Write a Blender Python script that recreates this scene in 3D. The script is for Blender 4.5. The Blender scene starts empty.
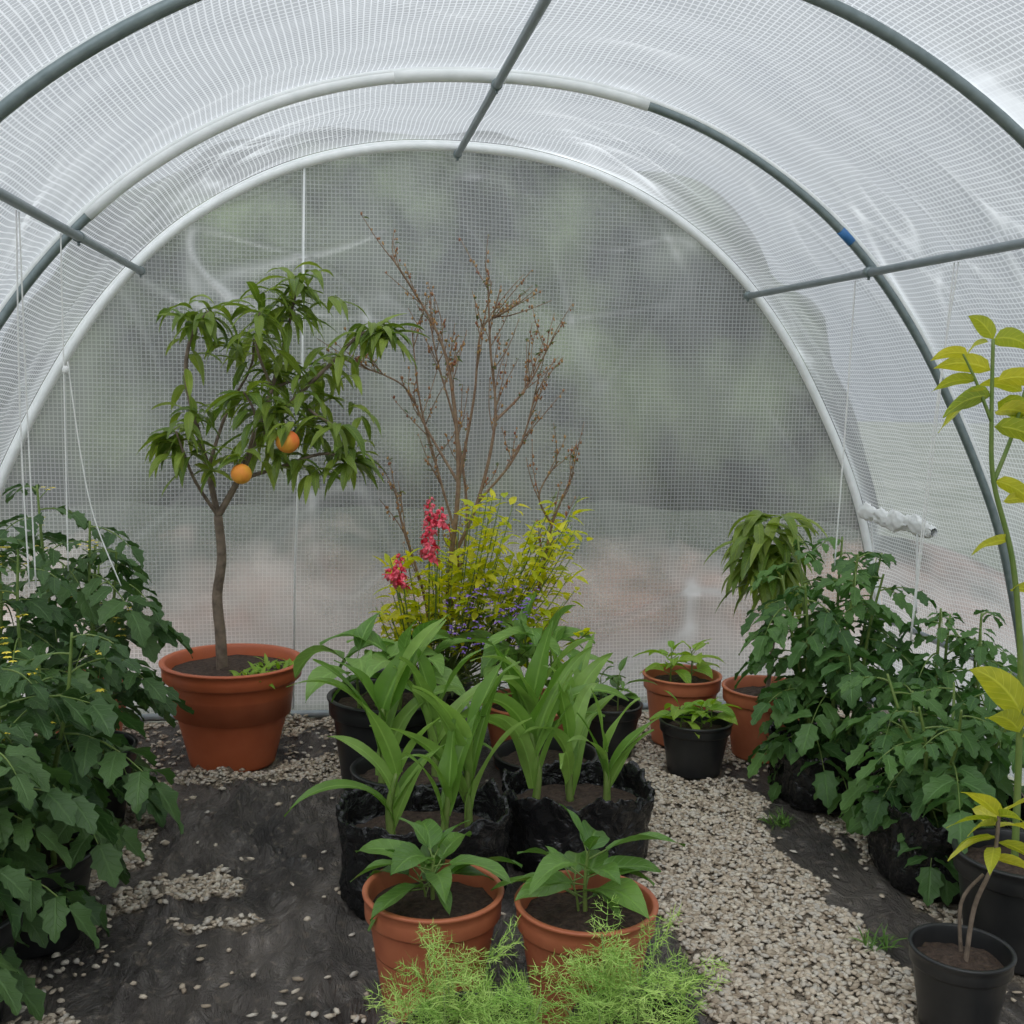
import bpy, math, random
import numpy as np
from mathutils import Vector, Quaternion, Matrix, noise
random.seed(7); np.random.seed(7)
R=random.random
def U(a,b): return a+(b-a)*R()
V=Vector
scene=bpy.context.scene
COL=scene.collection
try:
    scene.view_settings.view_transform='Standard'
except Exception: pass

# ---------------------------------------------------------------- camera
F=1140.0
cd=bpy.data.cameras.new('camera'); cam=bpy.data.objects.new('camera',cd); COL.objects.link(cam)
cd.sensor_width=36; cd.lens=36*F/1024; cd.clip_start=.02
th=math.radians(9.06); ph=math.radians(6.6)
f=V((math.sin(th)*math.cos(ph),math.cos(th)*math.cos(ph),-math.sin(ph)))
cam.rotation_mode='QUATERNION'
cam.rotation_quaternion=f.to_track_quat('-Z','Y') @ Quaternion((0,0,1),math.radians(1.3))
cam.location=(0,0,1.2)
scene.camera=cam

# ---------------------------------------------------------------- node helpers
def newmat(name):
    m=bpy.data.materials.new(name); m.use_nodes=True
    nt=m.node_tree; nt.nodes.clear()
    out=nt.nodes.new('ShaderNodeOutputMaterial')
    return m,nt,out
def N(nt,t,**kw):
    n=nt.nodes.new(t)
    for k,v in kw.items():
        if k.startswith('i_'):
            key=k[2:]
            key=int(key) if key.isdigit() else key.replace('_',' ')
            n.inputs[key].default_value=v
        else: setattr(n,k,v)
    return n
def L(nt,a,b): nt.links.new(a,b)
def M(nt,op,a,b=None,c=None,clamp=False):
    n=nt.nodes.new('ShaderNodeMath'); n.operation=op; n.use_clamp=clamp
    for i,x in enumerate((a,b,c)):
        if x is None: continue
        if isinstance(x,(int,float)): n.inputs[i].default_value=x
        else: nt.links.new(x,n.inputs[i])
    return n.outputs[0]
def mixc(nt,fac,a,b):
    n=nt.nodes.new('ShaderNodeMix'); n.data_type='RGBA'
    for s,x in ((0,fac),(6,a),(7,b)):
        if isinstance(x,(int,float)): n.inputs[s].default_value=x
        elif isinstance(x,tuple): n.inputs[s].default_value=(*x[:3],1)
        else: nt.links.new(x,n.inputs[s])
    return n.outputs[2]
def mixs(nt,fac,a,b):
    n=nt.nodes.new('ShaderNodeMixShader')
    if isinstance(fac,(int,float)): n.inputs[0].default_value=fac
    else: nt.links.new(fac,n.inputs[0])
    nt.links.new(a,n.inputs[1]); nt.links.new(b,n.inputs[2]); return n.outputs[0]
def noise_tex(nt,scale,detail=3,vec=None,rough=.5,dist=0):
    n=N(nt,'ShaderNodeTexNoise'); n.inputs['Scale'].default_value=scale; n.inputs['Detail'].default_value=detail
    n.inputs['Roughness'].default_value=rough; n.inputs['Distortion'].default_value=dist
    if vec is not None: nt.links.new(vec,n.inputs['Vector'])
    return n.outputs['Fac']
def objco(nt): return N(nt,'ShaderNodeTexCoord').outputs['Object']
def mapping(nt,vec,scale=(1,1,1),rot=(0,0,0)):
    n=N(nt,'ShaderNodeMapping'); n.inputs['Scale'].default_value=scale; n.inputs['Rotation'].default_value=rot
    nt.links.new(vec,n.inputs['Vector']); return n.outputs[0]
def ramp(nt,fac,a,b):
    n=N(nt,'ShaderNodeMapRange'); n.inputs['From Min'].default_value=a; n.inputs['From Max'].default_value=b
    n.clamp=True; nt.links.new(fac,n.inputs['Value']); return n.outputs[0]
def bump(nt,h,strength,dist=.01,normal=None):
    n=N(nt,'ShaderNodeBump'); n.inputs['Strength'].default_value=strength; n.inputs['Distance'].default_value=dist
    nt.links.new(h,n.inputs['Height'])
    if normal is not None: nt.links.new(normal,n.inputs['Normal'])
    return n.outputs[0]

def leaf_mat(name,c1,c2,rough=.45,vein=.35,vcol=None,trans=.3,nveins=9):
    m,nt,out=newmat(name)
    at=N(nt,'ShaderNodeAttribute',attribute_name='rnd')
    sep=N(nt,'ShaderNodeSeparateXYZ'); uv=N(nt,'ShaderNodeTexCoord').outputs['UV']; L(nt,uv,sep.inputs[0])
    s=M(nt,'ABSOLUTE',M(nt,'MULTIPLY_ADD',sep.outputs[0],2.0,-1.0))
    t=sep.outputs[1]
    col=mixc(nt,at.outputs['Fac'],c1,c2)
    mid=ramp(nt,s,.14,.02)
    ph_=M(nt,'FRACT',M(nt,'MULTIPLY_ADD',s,-1.6,M(nt,'MULTIPLY',t,float(nveins))))
    lat=ramp(nt,M(nt,'ABSOLUTE',M(nt,'SUBTRACT',ph_,.5)),.12,.02)
    v=M(nt,'MAXIMUM',mid,M(nt,'MULTIPLY',lat,.55)) if nveins else mid
    vc=vcol or tuple(min(1,x*1.6+.03) for x in c2)
    ns=noise_tex(nt,25,2,objco(nt))
    col=mixc(nt,M(nt,'MULTIPLY',ramp(nt,ns,.35,.75),.35),col,tuple(x*.6 for x in c1))
    col=mixc(nt,M(nt,'MULTIPLY',v,vein),col,vc)
    p=N(nt,'ShaderNodeBsdfPrincipled',i_Roughness=rough)
    L(nt,col,p.inputs['Base Color'])
    L(nt,bump(nt,M(nt,'SUBTRACT',ns,v),.5,.003),p.inputs['Normal'])
    tr=N(nt,'ShaderNodeBsdfTranslucent')
    hs=N(nt,'ShaderNodeHueSaturation',i_Value=1.5,i_Saturation=1.1); L(nt,col,hs.inputs['Color']); L(nt,hs.outputs[0],tr.inputs[0])
    L(nt,mixs(nt,trans,p.outputs[0],tr.outputs[0]),out.inputs[0]); return m
def plain(name,c1,c2=None,rough=.5,scale=30,bs=.2,metal=0,bd=.003,dist=0):
    m,nt,out=newmat(name); oc=objco(nt); ns=noise_tex(nt,scale,3,oc,.5,dist)
    p=N(nt,'ShaderNodeBsdfPrincipled',i_Roughness=rough,i_Metallic=metal)
    L(nt,mixc(nt,ramp(nt,ns,.3,.7),c1,c2 or tuple(x*.7 for x in c1)),p.inputs['Base Color'])
    L(nt,bump(nt,ns,bs,bd),p.inputs['Normal']); L(nt,p.outputs[0],out.inputs[0]); return m
def rndmat(name,c1,c2,rough=.6):
    m,nt,out=newmat(name); at=N(nt,'ShaderNodeAttribute',attribute_name='rnd')
    p=N(nt,'ShaderNodeBsdfPrincipled',i_Roughness=rough)
    L(nt,mixc(nt,at.outputs['Fac'],c1,c2),p.inputs['Base Color'])
    L(nt,p.outputs[0],out.inputs[0]); return m

# ---------------------------------------------------------------- film (haze/crease amount is a per-vertex attribute of the sheet)
def film_mat(name,tint,dcol,tcol,thcol,thread=.6,pitch=.0135,glo=.07,cr0=.62,cr1=.95,gr=.22):
    m,nt,out=newmat(name)
    uv=N(nt,'ShaderNodeTexCoord').outputs['UV']
    sep=N(nt,'ShaderNodeSeparateXYZ'); L(nt,uv,sep.inputs[0])
    def line(o):
        fr=M(nt,'FRACT',M(nt,'DIVIDE',o,pitch))
        return ramp(nt,M(nt,'ABSOLUTE',M(nt,'SUBTRACT',fr,.5)),.18,.08)
    T=M(nt,'MAXIMUM',line(sep.outputs[0]),line(sep.outputs[1]))
    at=N(nt,'ShaderNodeAttribute',attribute_name='rnd')
    hz=at.outputs['Fac']
    crs=ramp(nt,hz,cr0,cr1)
    tp=N(nt,'ShaderNodeBsdfTransparent'); tp.inputs[0].default_value=(*tint,1)
    T2=M(nt,'MAXIMUM',T,crs)
    cc=tuple(min(.97,x*1.18) for x in thcol)
    th2=mixc(nt,crs,thcol,cc)
    df=N(nt,'ShaderNodeBsdfDiffuse'); L(nt,mixc(nt,T2,dcol,th2),df.inputs[0])
    tl=N(nt,'ShaderNodeBsdfTranslucent'); L(nt,mixc(nt,T2,tcol,th2),tl.inputs[0])
    dt=mixs(nt,.6,df.outputs[0],tl.outputs[0])
    fac=M(nt,'MAXIMUM',hz,M(nt,'MULTIPLY',T,M(nt,'MULTIPLY_ADD',hz,.35,thread)),clamp=True)
    sh=mixs(nt,fac,tp.outputs[0],dt)
    gl=N(nt,'ShaderNodeBsdfGlossy'); gl.inputs['Roughness'].default_value=gr
    L(nt,mixs(nt,glo,sh,gl.outputs[0]),out.inputs[0]); return m
def ridge(x,y,z,w): return max(0,1-abs(noise.noise(V((x,y,z))))*w)
def haze(u,v,base,seed,vert=True):
    wx=.35*noise.noise(V((u*1.1,v*1.1,seed))); wy=.35*noise.noise(V((u*1.1,v*1.1,seed+9)))
    a,b_=u+wx,v+wy
    big=noise.noise(V((a*1.3,b_*1.3,seed+2)))*.20+noise.noise(V((a*3.1,b_*3.1,seed+3)))*.10
    if vert: st=noise.noise(V((a*7+b_*1.5,b_*1.1,seed+4)))*.13+noise.noise(V((a*19+b_*3,b_*2,seed+5)))*.09
    else: st=noise.noise(V((a*2.0,b_*6+a,seed+4)))*.16+noise.noise(V((a*4,b_*17+a*3,seed+5)))*.12
    md=max(0,noise.noise(V((u*1.6,v*1.6,seed+6)))+.18)*1.8
    if vert: cr=ridge(a*2.2+b_*1.3,b_*.7,seed+7,18)+ridge(a*1.1-b_*1.2,b_*1.5,seed+8,20)+ridge(a*1.8+b_*2.6,b_*.9-a,seed+18,22)
    else: cr=ridge(a*.9,b_*2.6+a*.7,seed+7,14)+ridge(a*1.6,b_*1.8-a,seed+8,16)+ridge(a*1.2,b_*4,seed+18,14)
    cr*=md
    return min(1,max(0,base+big+st+.34*cr)), cr+st*3

# ---------------------------------------------------------------- builder
class B:
    def __init__(s): s.v=[];s.f=[];s.uv=[];s.r=[]
    def grid(s,rows,rnd,closed=False,uvs=None):
        b=len(s.v); n=len(rows); m=len(rows[0])
        for i,row in enumerate(rows):
            for j,p in enumerate(row):
                s.v.append(tuple(p)); s.r.append(rnd)
                s.uv.append(uvs[i][j] if uvs else (j/(m-1 if not closed else m), i/(n-1)))
        for i in range(n-1):
            for j in range(m if closed else m-1):
                k=(j+1)%m
                s.f.append((b+i*m+j,b+i*m+k,b+(i+1)*m+k,b+(i+1)*m+j))
    def tri(s,a,b_,c,rnd):
        b=len(s.v); s.v+= [tuple(a),tuple(b_),tuple(c)]; s.r+=[rnd]*3; s.uv+=[(.5,0),(.5,.5),(.5,1)]; s.f.append((b,b+1,b+2))
    def tube(s,pts,rad,seg=6,rnd=.5,cap=True):
        pts=[V(p) for p in pts]; n=len(pts)
        if not isinstance(rad,(list,tuple)): rad=[rad]*n
        elif len(rad)==2 and n!=2: rad=[rad[0]+(rad[1]-rad[0])*i/(n-1) for i in range(n)]
        d=(pts[1]-pts[0]).normalized(); a=d.orthogonal().normalized(); rows=[]
        for i,p in enumerate(pts):
            d=(pts[min(i+1,n-1)]-pts[max(i-1,0)]).normalized()
            a=(a-d*a.dot(d)); a=a.normalized() if a.length>1e-6 else d.orthogonal().normalized()
            c=d.cross(a)
            rows.append([p+(a*math.cos(2*math.pi*j/seg)+c*math.sin(2*math.pi*j/seg))*rad[i] for j in range(seg)])
        b=len(s.v); s.grid(rows,rnd,True)
        if cap:
            s.f.append(tuple(b+j for j in range(seg))[::-1]); s.f.append(tuple(b+(n-1)*seg+j for j in range(seg)))
    def ball(s,c,r,rnd=.5,sq=1,seg=10,rings=7,crease=0):
        rows=[]
        for i in range(rings+1):
            a=math.pi*i/rings; row=[]
            for j in range(seg):
                t=2*math.pi*j/seg; rr=r*(1-crease*math.exp(-((t-4.4)**2)*9))
                row.append(V(c)+V((rr*math.sin(a)*math.cos(t),rr*math.sin(a)*math.sin(t),-r*sq*math.cos(a))))
            rows.append(row)
        s.grid(rows,rnd,True)
    def lathe(s,c,prof,seg=40,rnd=.5):
        s.grid([[(c[0]+r*math.cos(2*math.pi*j/seg),c[1]+r*math.sin(2*math.pi*j/seg),c[2]+z) for j in range(seg)] for r,z in prof],rnd,True)
    def obj(s,name,mat,parent=None,smooth=True,origin=(0,0,0)):
        me=bpy.data.meshes.new(name)
        o=V(origin)
        me.from_pydata([(a-o.x,b-o.y,c-o.z) for a,b,c in s.v],[],s.f)
        uvl=me.uv_layers.new(name='UVMap')
        li=np.empty(len(me.loops),dtype=np.int32); me.loops.foreach_get('vertex_index',li)
        uvl.data.foreach_set('uv',np.array(s.uv,dtype=np.float32)[li].ravel())
        at=me.attributes.new('rnd','FLOAT','POINT'); at.data.foreach_set('value',np.array(s.r,dtype=np.float32))
        if smooth: me.polygons.foreach_set('use_smooth',[True]*len(me.polygons))
        me.materials.append(mat); me.update()
        ob=bpy.data.objects.new(name,me); COL.objects.link(ob)
        if parent: ob.parent=parent
        else: ob.location=o
        return ob
def group(name,loc):
    e=bpy.data.objects.new(name,None); e.empty_display_size=.05; e.location=loc; COL.objects.link(e); return e
def CR(pts,k=5):
    pts=[V(p) for p in pts]; o=[]
    for i in range(len(pts)-1):
        p0=pts[max(i-1,0)];p1=pts[i];p2=pts[i+1];p3=pts[min(i+2,len(pts)-1)]
        for j in range(k):
            t=j/k
            o.append(.5*((2*p1)+(p2-p0)*t+(2*p0-5*p1+4*p2-p3)*t*t+(3*p1-p0-3*p2+p3)*t**3))
    o.append(pts[-1]); return o

# leaf profiles
def p_lance(t): return math.sin(math.pi*min(1,max(0,t))**.85)**.9 if 0<t<1 else .02
def p_ovate(t): return 2.05*(t**.55)*((1-t)**1.05)+.01
def p_corn(t): return (min(1,.5+t*2.2))*max(0,(1-t**2.0))**.9+.01
def p_tom(t):
    return (2.1*(t**.5)*((1-t)**.8))*(.55+.62*abs(math.sin(math.pi*(t*3.5+.12))))+.01
def leaf(b,base,d,Ln,W,prof=p_ovate,n=6,m=2,droop=.8,fold=.25,wave=0,roll=None,rnd=None,up=None):
    d=V(d).normalized(); p=V(base)
    side=d.cross(V((0,0,1)))
    if side.length<.15: side=d.cross(V((U(-1,1),U(-1,1),.1)))
    side.normalize()
    if roll is None: roll=U(-.5,.5)
    side=Quaternion(d,roll)@side
    if rnd is None: rnd=R()
    rows=[];uvs=[];ph1=U(0,6)
    for i in range(n+1):
        t=i/n
        side=(side-d*side.dot(d)).normalized(); nm=side.cross(d)
        w=W*.5*prof(t); row=[];ur=[]
        for j in range(-m,m+1):
            s=j/m
            h=fold*abs(s)**1.3*w+ wave*W*math.sin(t*9+ph1+(2 if s>0 else 0))*abs(s)
            row.append(p+side*w*s+nm*h); ur.append((.5+.5*s,t))
        rows.append(row);uvs.append(ur)
        d=(d+V((0,0,-1))*droop/n).normalized(); p=p+d*Ln/n
    b.grid(rows,rnd,False,uvs)
def adir(az,el): return V((math.cos(az)*math.cos(el),math.sin(az)*math.cos(el),math.sin(el)))

# ---------------------------------------------------------------- materials
m_terra=plain('terracotta_plastic',(.56,.14,.055),(.48,.11,.042),.42,14,.05)
m_terra2=plain('terracotta_plastic_small',(.56,.18,.085),(.46,.13,.06),.5,20,.08)
m_black=plain('black_plastic',(.014,.015,.016),(.026,.026,.026),.38,18,.1)
m_bag=plain('black_polythene',(.010,.010,.011),(.018,.018,.018),.14,26,.7,0,.02,1.0)
m_soil=plain('compost',(.030,.018,.012),(.085,.055,.038),.95,90,1,0,.01)
m_steel=plain('galvanised_steel',(.27,.32,.33),(.19,.235,.24),.42,40,.05,.5)
m_steel2=plain('grey_painted_tube',(.32,.36,.38),(.25,.29,.31),.45,30,.05,.2)
m_tape=plain('white_foam_tape',(.90,.91,.90),(.80,.82,.81),.6,30,.2)
m_string=plain('white_twine',(.90,.90,.88),(.75,.75,.73),.8,200,.3)
m_stemg=plain('green_stem',(.14,.23,.045),(.20,.27,.07),.5,40,.1)
m_bark=plain('bark',(.25,.19,.14),(.12,.09,.065),.85,45,.8,0,.006)
m_twig=plain('reddish_twig_bark',(.30,.21,.13),(.19,.105,.065),.7,60,.4)
m_tom=leaf_mat('tomato_leaf',(.038,.095,.025),(.10,.19,.05),.5,.3,trans=.22,nveins=6)
m_tomR=leaf_mat('tomato_leaf_lighter',(.05,.13,.032),(.13,.26,.06),.5,.3,trans=.25,nveins=6)
m_peach=leaf_mat('peach_leaf',(.10,.18,.022),(.30,.39,.06),.38,.3,trans=.3,nveins=12)
m_corn=leaf_mat('corn_leaf',(.15,.30,.045),(.33,.51,.12),.42,.3,trans=.35,nveins=0)
m_aub=leaf_mat('broad_leaf',(.13,.27,.05),(.27,.45,.11),.42,.35,trans=.3,nveins=7)
m_pep=leaf_mat('pepper_leaf',(.08,.19,.03),(.18,.33,.06),.33,.35,trans=.25,nveins=7)
m_lime=leaf_mat('young_leaf',(.20,.39,.035),(.38,.54,.07),.4,.3,trans=.35,nveins=7)
m_yel=leaf_mat('yellow_green_leaf',(.48,.57,.03),(.88,.80,.07),.45,.1,trans=.45)
m_cit=leaf_mat('citrus_leaf',(.24,.38,.045),(.76,.70,.08),.35,.35,trans=.35,nveins=8)
m_dkr=leaf_mat('dark_shrub_leaf',(.07,.12,.03),(.19,.20,.06),.5,.2)
m_dill=rndmat('feathery_leaf',(.22,.44,.06),(.58,.76,.20),.6)
def peach_fruit():
    m,nt,out=newmat('peach_skin'); oc=objco(nt); ns=noise_tex(nt,11,3,oc)
    p=N(nt,'ShaderNodeBsdfPrincipled',i_Roughness=.65)
    L(nt,mixc(nt,ramp(nt,ns,.42,.66),(.92,.42,.05),(.80,.16,.03)),p.inputs['Base Color']); L(nt,p.outputs[0],out.inputs[0]); return m
m_peachf=peach_fruit()
m_redf=rndmat('red_petal',(.75,.02,.06),(.92,.20,.26),.5)
m_purf=rndmat('purple_petal',(.14,.07,.42),(.35,.20,.62),.5)
m_yelf=rndmat('yellow_petal',(.85,.65,.03),(.95,.8,.1),.5)
m_bud=rndmat('bud',(.26,.08,.04),(.45,.26,.08),.5)

# ---------------------------------------------------------------- polytunnel
CX=.42; YB=4.0; YF=-1.0
half=[(1.68,-.01),(1.665,.16),(1.64,.32),(1.59,.55),(1.49,.86),(1.28,1.26),(1.08,1.53),(.86,1.725),(.58,1.88),(.29,1.963),(0,1.985)]
arcpts=[V((-x,0,z)) for x,z in half]+[V((x,0,z)) for x,z in half[-2::-1]]
ARC=CR(arcpts,12)
def arcn(i):
    a=ARC[max(i-1,0)];b=ARC[min(i+1,len(ARC)-1)]; d=(b-a).normalized(); return V((-d.z,0,d.x))
def arc_at(off,y,i0=0,i1=None,st=2):
    i1=len(ARC)-1 if i1 is None else i1
    o=[]
    for i in range(i0,i1+1,st):
        n=arcn(i); p=ARC[i]+n*off; o.append(V((CX+p.x,y,max(p.z,-.01))))
    return o
hoops=[4.0,3.06,2.11,1.17,.22,-.72]
alen=[0]
for i in range(1,len(ARC)): alen.append(alen[-1]+(ARC[i]-ARC[i-1]).length)
iL=next(i for i,p in enumerate(ARC) if p.x>-1.09); iR=len(ARC)-1-iL
m_cover=film_mat('reinforced_film_cover',(.56,.58,.60),(.48,.50,.52),(.46,.48,.50),(.70,.725,.75),.60,.0145,.05,.62,1.05,.38)
m_wall=film_mat('reinforced_film_endwall',(.84,.85,.85),(.55,.57,.57),(.54,.56,.56),(.78,.79,.80),.46,.0140,.07,.54,.95,.25)
def cover(name,i0,i1):
    b=B(); ny=400; rows=[];uvs=[];rs=[]
    for k in range(ny+1):
        y=YF+(YB-YF)*k/ny
        dh=min(abs(y-h) for h in hoops)
        row=[];ur=[]
        for i in range(i0,i1+1):
            n=arcn(i); p=ARC[i]; e=min(1,dh*6)
            hz,hh=haze(alen[i],y,.44,20,False)
            off=.025-.018*math.sin(min(1,dh/.46)*math.pi/2)+(.014*noise.noise(V((alen[i]*2.5,y*6,0)))+.006*hh)*e
            q=p+n*off; row.append((CX+q.x,y,max(q.z,-.01)))
            w1=.018*noise.noise(V((alen[i]*2.3,y*2.3,3)));w2=.018*noise.noise(V((alen[i]*2.3,y*2.3,8)))
            ur.append((alen[i]+w1,y+w2)); rs.append(min(1,hz+.15*max(0,1-dh*9)))
        rows.append(row);uvs.append(ur)
    b.grid(rows,.5,False,uvs); b.r=rs; return b.obj(name,m_cover)
cover('wall_left',0,iL); cover('ceiling',iL,iR); cover('wall_right',iR,len(ARC)-1)
b=B(); rows=[];uvs=[];rs=[]; nz=210; nx=300
def halfw(z):
    for i in range(len(ARC)//2):
        a,c=ARC[i],ARC[i+1]
        if a.z<=z<=c.z: return -(a.x+(c.x-a.x)*(z-a.z)/max(1e-6,c.z-a.z))
    return .02
for i in range(nz+1):
    z=-.01+(1.985+.005)*math.sin(i/nz*math.pi/2); hw=halfw(min(z,1.984))+.012; row=[];ur=[]
    for j in range(nx+1):
        x=-hw+2*hw*j/nx
        e=min(1,(hw-abs(x))*5)
        hz,hh=haze(x,z,.31,50,True)
        hz+=.20*max(0,.36-z)/.36+.10*max(0,1-(hw-abs(x))*8)
        y=YB+.02+(.020*noise.noise(V((x*2.2,z*1.2,3)))+.010*noise.noise(V((x*7+z*3,z*1.5,1)))+.013*hh)*e
        row.append((CX+x,y,z)); ur.append((x+.016*noise.noise(V((x*2.1,z*2.1,3))),z+.016*noise.noise(V((x*2.1,z*2.1,8))))); rs.append(min(1,hz))
    rows.append(row);uvs.append(ur)
b.grid(rows,.5,False,uvs); b.r=rs; b.obj('wall_back',m_wall)
b=B()
b.tube([(-.095,3.985,1.9),(-.10,3.985,1.2),(-.125,3.985,.55),(-.13,3.985,.03)],.0038,6)
b.obj('trim_1',m_tape)
fr=group('polytunnel_frame',(CX,1.5,0))
def child(bb,name,mat,par,smooth=True):
    o=bb.obj(name,mat,None,smooth,(0,0,0)); o.parent=par; o.location=-V(par.location); return o
for k,y in enumerate(hoops):
    b=B(); b.tube(arc_at(0,y),.0125,10); child(b,'hoop_%d'%(k+1),m_steel,fr)
b=B(); b.tube(arc_at(-.002,3.985),.0140,10); b.tube(arc_at(.012,YB),.011,8); child(b,'hoop_tape_back',m_tape,fr)
im=next(i for i,p in enumerate(ARC) if p.x>.40)
i2=next(i for i,p in enumerate(ARC) if p.x>-1.03)
i3=next(i for i,p in enumerate(ARC) if p.x>-.25)
b=B(); b.tube(arc_at(.0,3.06,i2,im),.0150,10); b.tube(arc_at(.0,3.06,i3-1,i3+12),.0172,10); b.tube(arc_at(.012,3.06),.010,8); child(b,'hoop_tape_mid',m_tape,fr)
b=B()
for y in hoops[2:5]: b.tube(arc_at(.016,y+.022),.008,8)
child(b,'hoop_tape_near',m_tape,fr)
b=B(); b.tube([(CX,y,1.96) for y in (YF,0,2,3.97)],.0115,10); child(b,'ridge_bar',m_steel2,fr)
b=B(); b.tube([(CX-1.045,y,1.53) for y in (YF,0,2,3.97)],.0115,10); b.tube([(CX+1.06,y,1.52) for y in (YF,0,2,3.97)],.0115,10); child(b,'side_purlins',m_steel2,fr)
b=B(); b.tube([(CX+1.615,y,.35) for y in (YF,0,2,3.97)],.0115,10); b.tube([(CX-1.615,y,.35) for y in (YF,0,2,3.97)],.0115,10); child(b,'hip_rails',m_steel2,fr)
b=B(); b.tube([(CX-1.66,3.96,.018),(CX+1.66,3.96,.018)],.013,10); child(b,'base_rail_back',m_steel2,fr)
b=B()
for y in hoops[:4]:
    for x,z in ((CX,1.962),(CX-1.048,1.532),(CX+1.06,1.522)):
        b.tube([(x,y-.025,z),(x,y+.0,z)],.015,10)
        b.tube([(x,y-.012,z-.012),(x,y-.012,z-.022)],.004,6)
child(b,'clamps',m_steel,fr)
ib=next(i for i,p in enumerate(ARC) if p.x>.96)
m_blue=plain('blue_tape',(.05,.22,.55),None,.5)
b=B(); b.tube(arc_at(0,3.06,ib,ib+2,1),.0135,10); child(b,'blue_tape_mark',m_blue,fr)

# strings
def string(name,pts,r=.0018):
    b=B(); b.tube(CR(pts,5),r,6); return b.obj(name,m_string)
xl=CX-1.045; xr=CX+1.06
string('hanging_string',[(xl,2.84,1.515),(xl-.0,2.84,1.1),(xl+.0,2.84,.72)])
string('hanging_string',[(xl,2.46,1.515),(xl-.003,2.46,1.1),(xl+.006,2.46,.75)])
string('hanging_string',[(xl,2.48,1.515),(xl+.006,2.48,1.1),(xl+.014,2.48,.75)])
string('hanging_string',[(xl+.005,2.86,1.22),(xl+.03,2.86,1.0),(xl+.06,2.86,.84),(xl+.12,2.85,.68)])
b=B(); b.ball((xl+.004,2.84,1.2),.008,.5,1.3,8,6); b.obj('string_knot',m_string)
string('hanging_string',[(xr,3.13,1.505),(xr-.005,3.13,1.1),(xr-.02,3.12,.66)],.0022)
string('hanging_string',[(xr,2.60,1.505),(xr-.02,2.60,1.1),(xr-.05,2.60,.58)])
string('hanging_string',[(xr+.002,2.585,1.505),(xr-.035,2.585,1.1),(xr-.06,2.585,.58)])
# rolled vent flap : bunched plastic strip over the side vent
b=B(); rows=[]
for i in range(41):
    t=i/40; c=V((1.895+.055*t,3.86-.42*t,.755-.015*t+.005*math.sin(t*11))); w=(.030+.018*noise.noise(V((t*7,0,0))))*(1-(2*t-1)**6*.5)
    rows.append([c+V((-.012*math.sin(a)+.007*noise.noise(V((t*22,a*2,1))),0,w*math.cos(a)+.012*noise.noise(V((t*22,a*2,4))))) for a in [2*math.pi*j/22 for j in range(22)]])
b.grid(rows,.5,True)
b.tube(CR([(1.91,3.80,.72),(1.92,3.79,.60),(1.935,3.79,.45)],4),.003,6)
b.tube(CR([(1.935,3.52,.72),(1.94,3.52,.60),(1.95,3.52,.45)],4),.003,6)
b.obj('rolled_vent_flap',m_tape)

# ---------------------------------------------------------------- ground
FOOT=[(-.30,3.53,.16),(.26,3.62,.18),(.16,3.19,.15),(.2,2.86,.14),(.215,2.52,.19),(.61,2.70,.18),(.6,3.06,.14),(.62,3.40,.14),(1.165,3.60,.11),(1.117,3.30,.10),(.89,3.5,.095),(.205,2.07,.11),(.475,1.99,.11),(1.17,1.87,.08),(1.43,3.05,.16),(1.50,2.5,.18),(1.42,3.44,.12),(1.45,2.12,.13),(1.68,2.8,.13),(.25,1.74,.1),(.48,1.72,.1),(-.64,3.05,.12),(-.62,2.42,.12),(-.70,2.10,.12),(-.76,2.74,.11),(-.78,3.70,.13)]
def gd(x,y):
    n=noise.noise(V((x*5,y*5,4)))*.06+noise.noise(V((x*14,y*14,9)))*.03
    n2=noise.noise(V((x*2.6,y*2.6,12)))
    d=0
    if x>.72+n and x<1.17+n+.05*(y>2.9) and y<3.45: d=1
    if y>3.2 and .72<x<1.35: d=max(d,.8 if n2>-.2 else .1)
    if x>1.36+n*1.5: d=max(d,.85)
    if x<-.46+n*2.2: d=max(d,.85 if n2>-.05 else .12)
    if ((x+.36)/.16)**2+((y-2.62)/.08)**2<1+n*8: d=.95
    if ((x+.22)/.12)**2+((y-2.42)/.02)**2<1+n*8: d=.7
    if x<.1 and y>3.30+.2*abs(x+.2)+n*2: d=max(d,.85 if n2>-.15 else .1)
    if y<2.0 and -.05<x<.2: d=max(d,.15)
    return max(d,.010)
def gz(x,y):
    z=.010*noise.noise(V((x*1.7,y*1.7,0)))+.006*abs(noise.noise(V((x*6+y*3,y*5,2))))-.008
    z+=.06*math.exp(-(((x+.22)/.24)**2+((y-3.08)/.17)**2)*1.2)
    z+=.025*math.exp(-(((x+.02)/.08)**2+((y-2.3)/.5)**2))
    m=1 if -.4<x<.75 else .35
    wx=x+.12*noise.noise(V((x*2,y*2,31))); wy=y+.12*noise.noise(V((x*2,y*2,41)))
    for s,o,a,kx,ky in ((2.3,7,.026,1.1,.65),(4.1,3,.018,1.1,.65),(7,5,.010,1.5,.5),(5,15,.018,-2.5,.4),(9,25,.008,2.5,.4)):
        cr=abs(noise.noise(V((wx*s+wy*kx,wy*s*ky-wx,o)))); z+=a*max(0,1-cr*9)**1.3*m
    return z
m_floor,nt,out=newmat('landscape_fabric'); oc=objco(nt)
p=N(nt,'ShaderNodeBsdfPrincipled',i_Roughness=.38)
n1=noise_tex(nt,3,5,oc,.6,.5); n2=noise_tex(nt,45,4,oc)
c=mixc(nt,ramp(nt,n1,.32,.66),(.060,.055,.052),(.19,.165,.145))
c=mixc(nt,ramp(nt,n2,.56,.75),c,(.28,.235,.19))
at=N(nt,'ShaderNodeAttribute',attribute_name='rnd')
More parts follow.
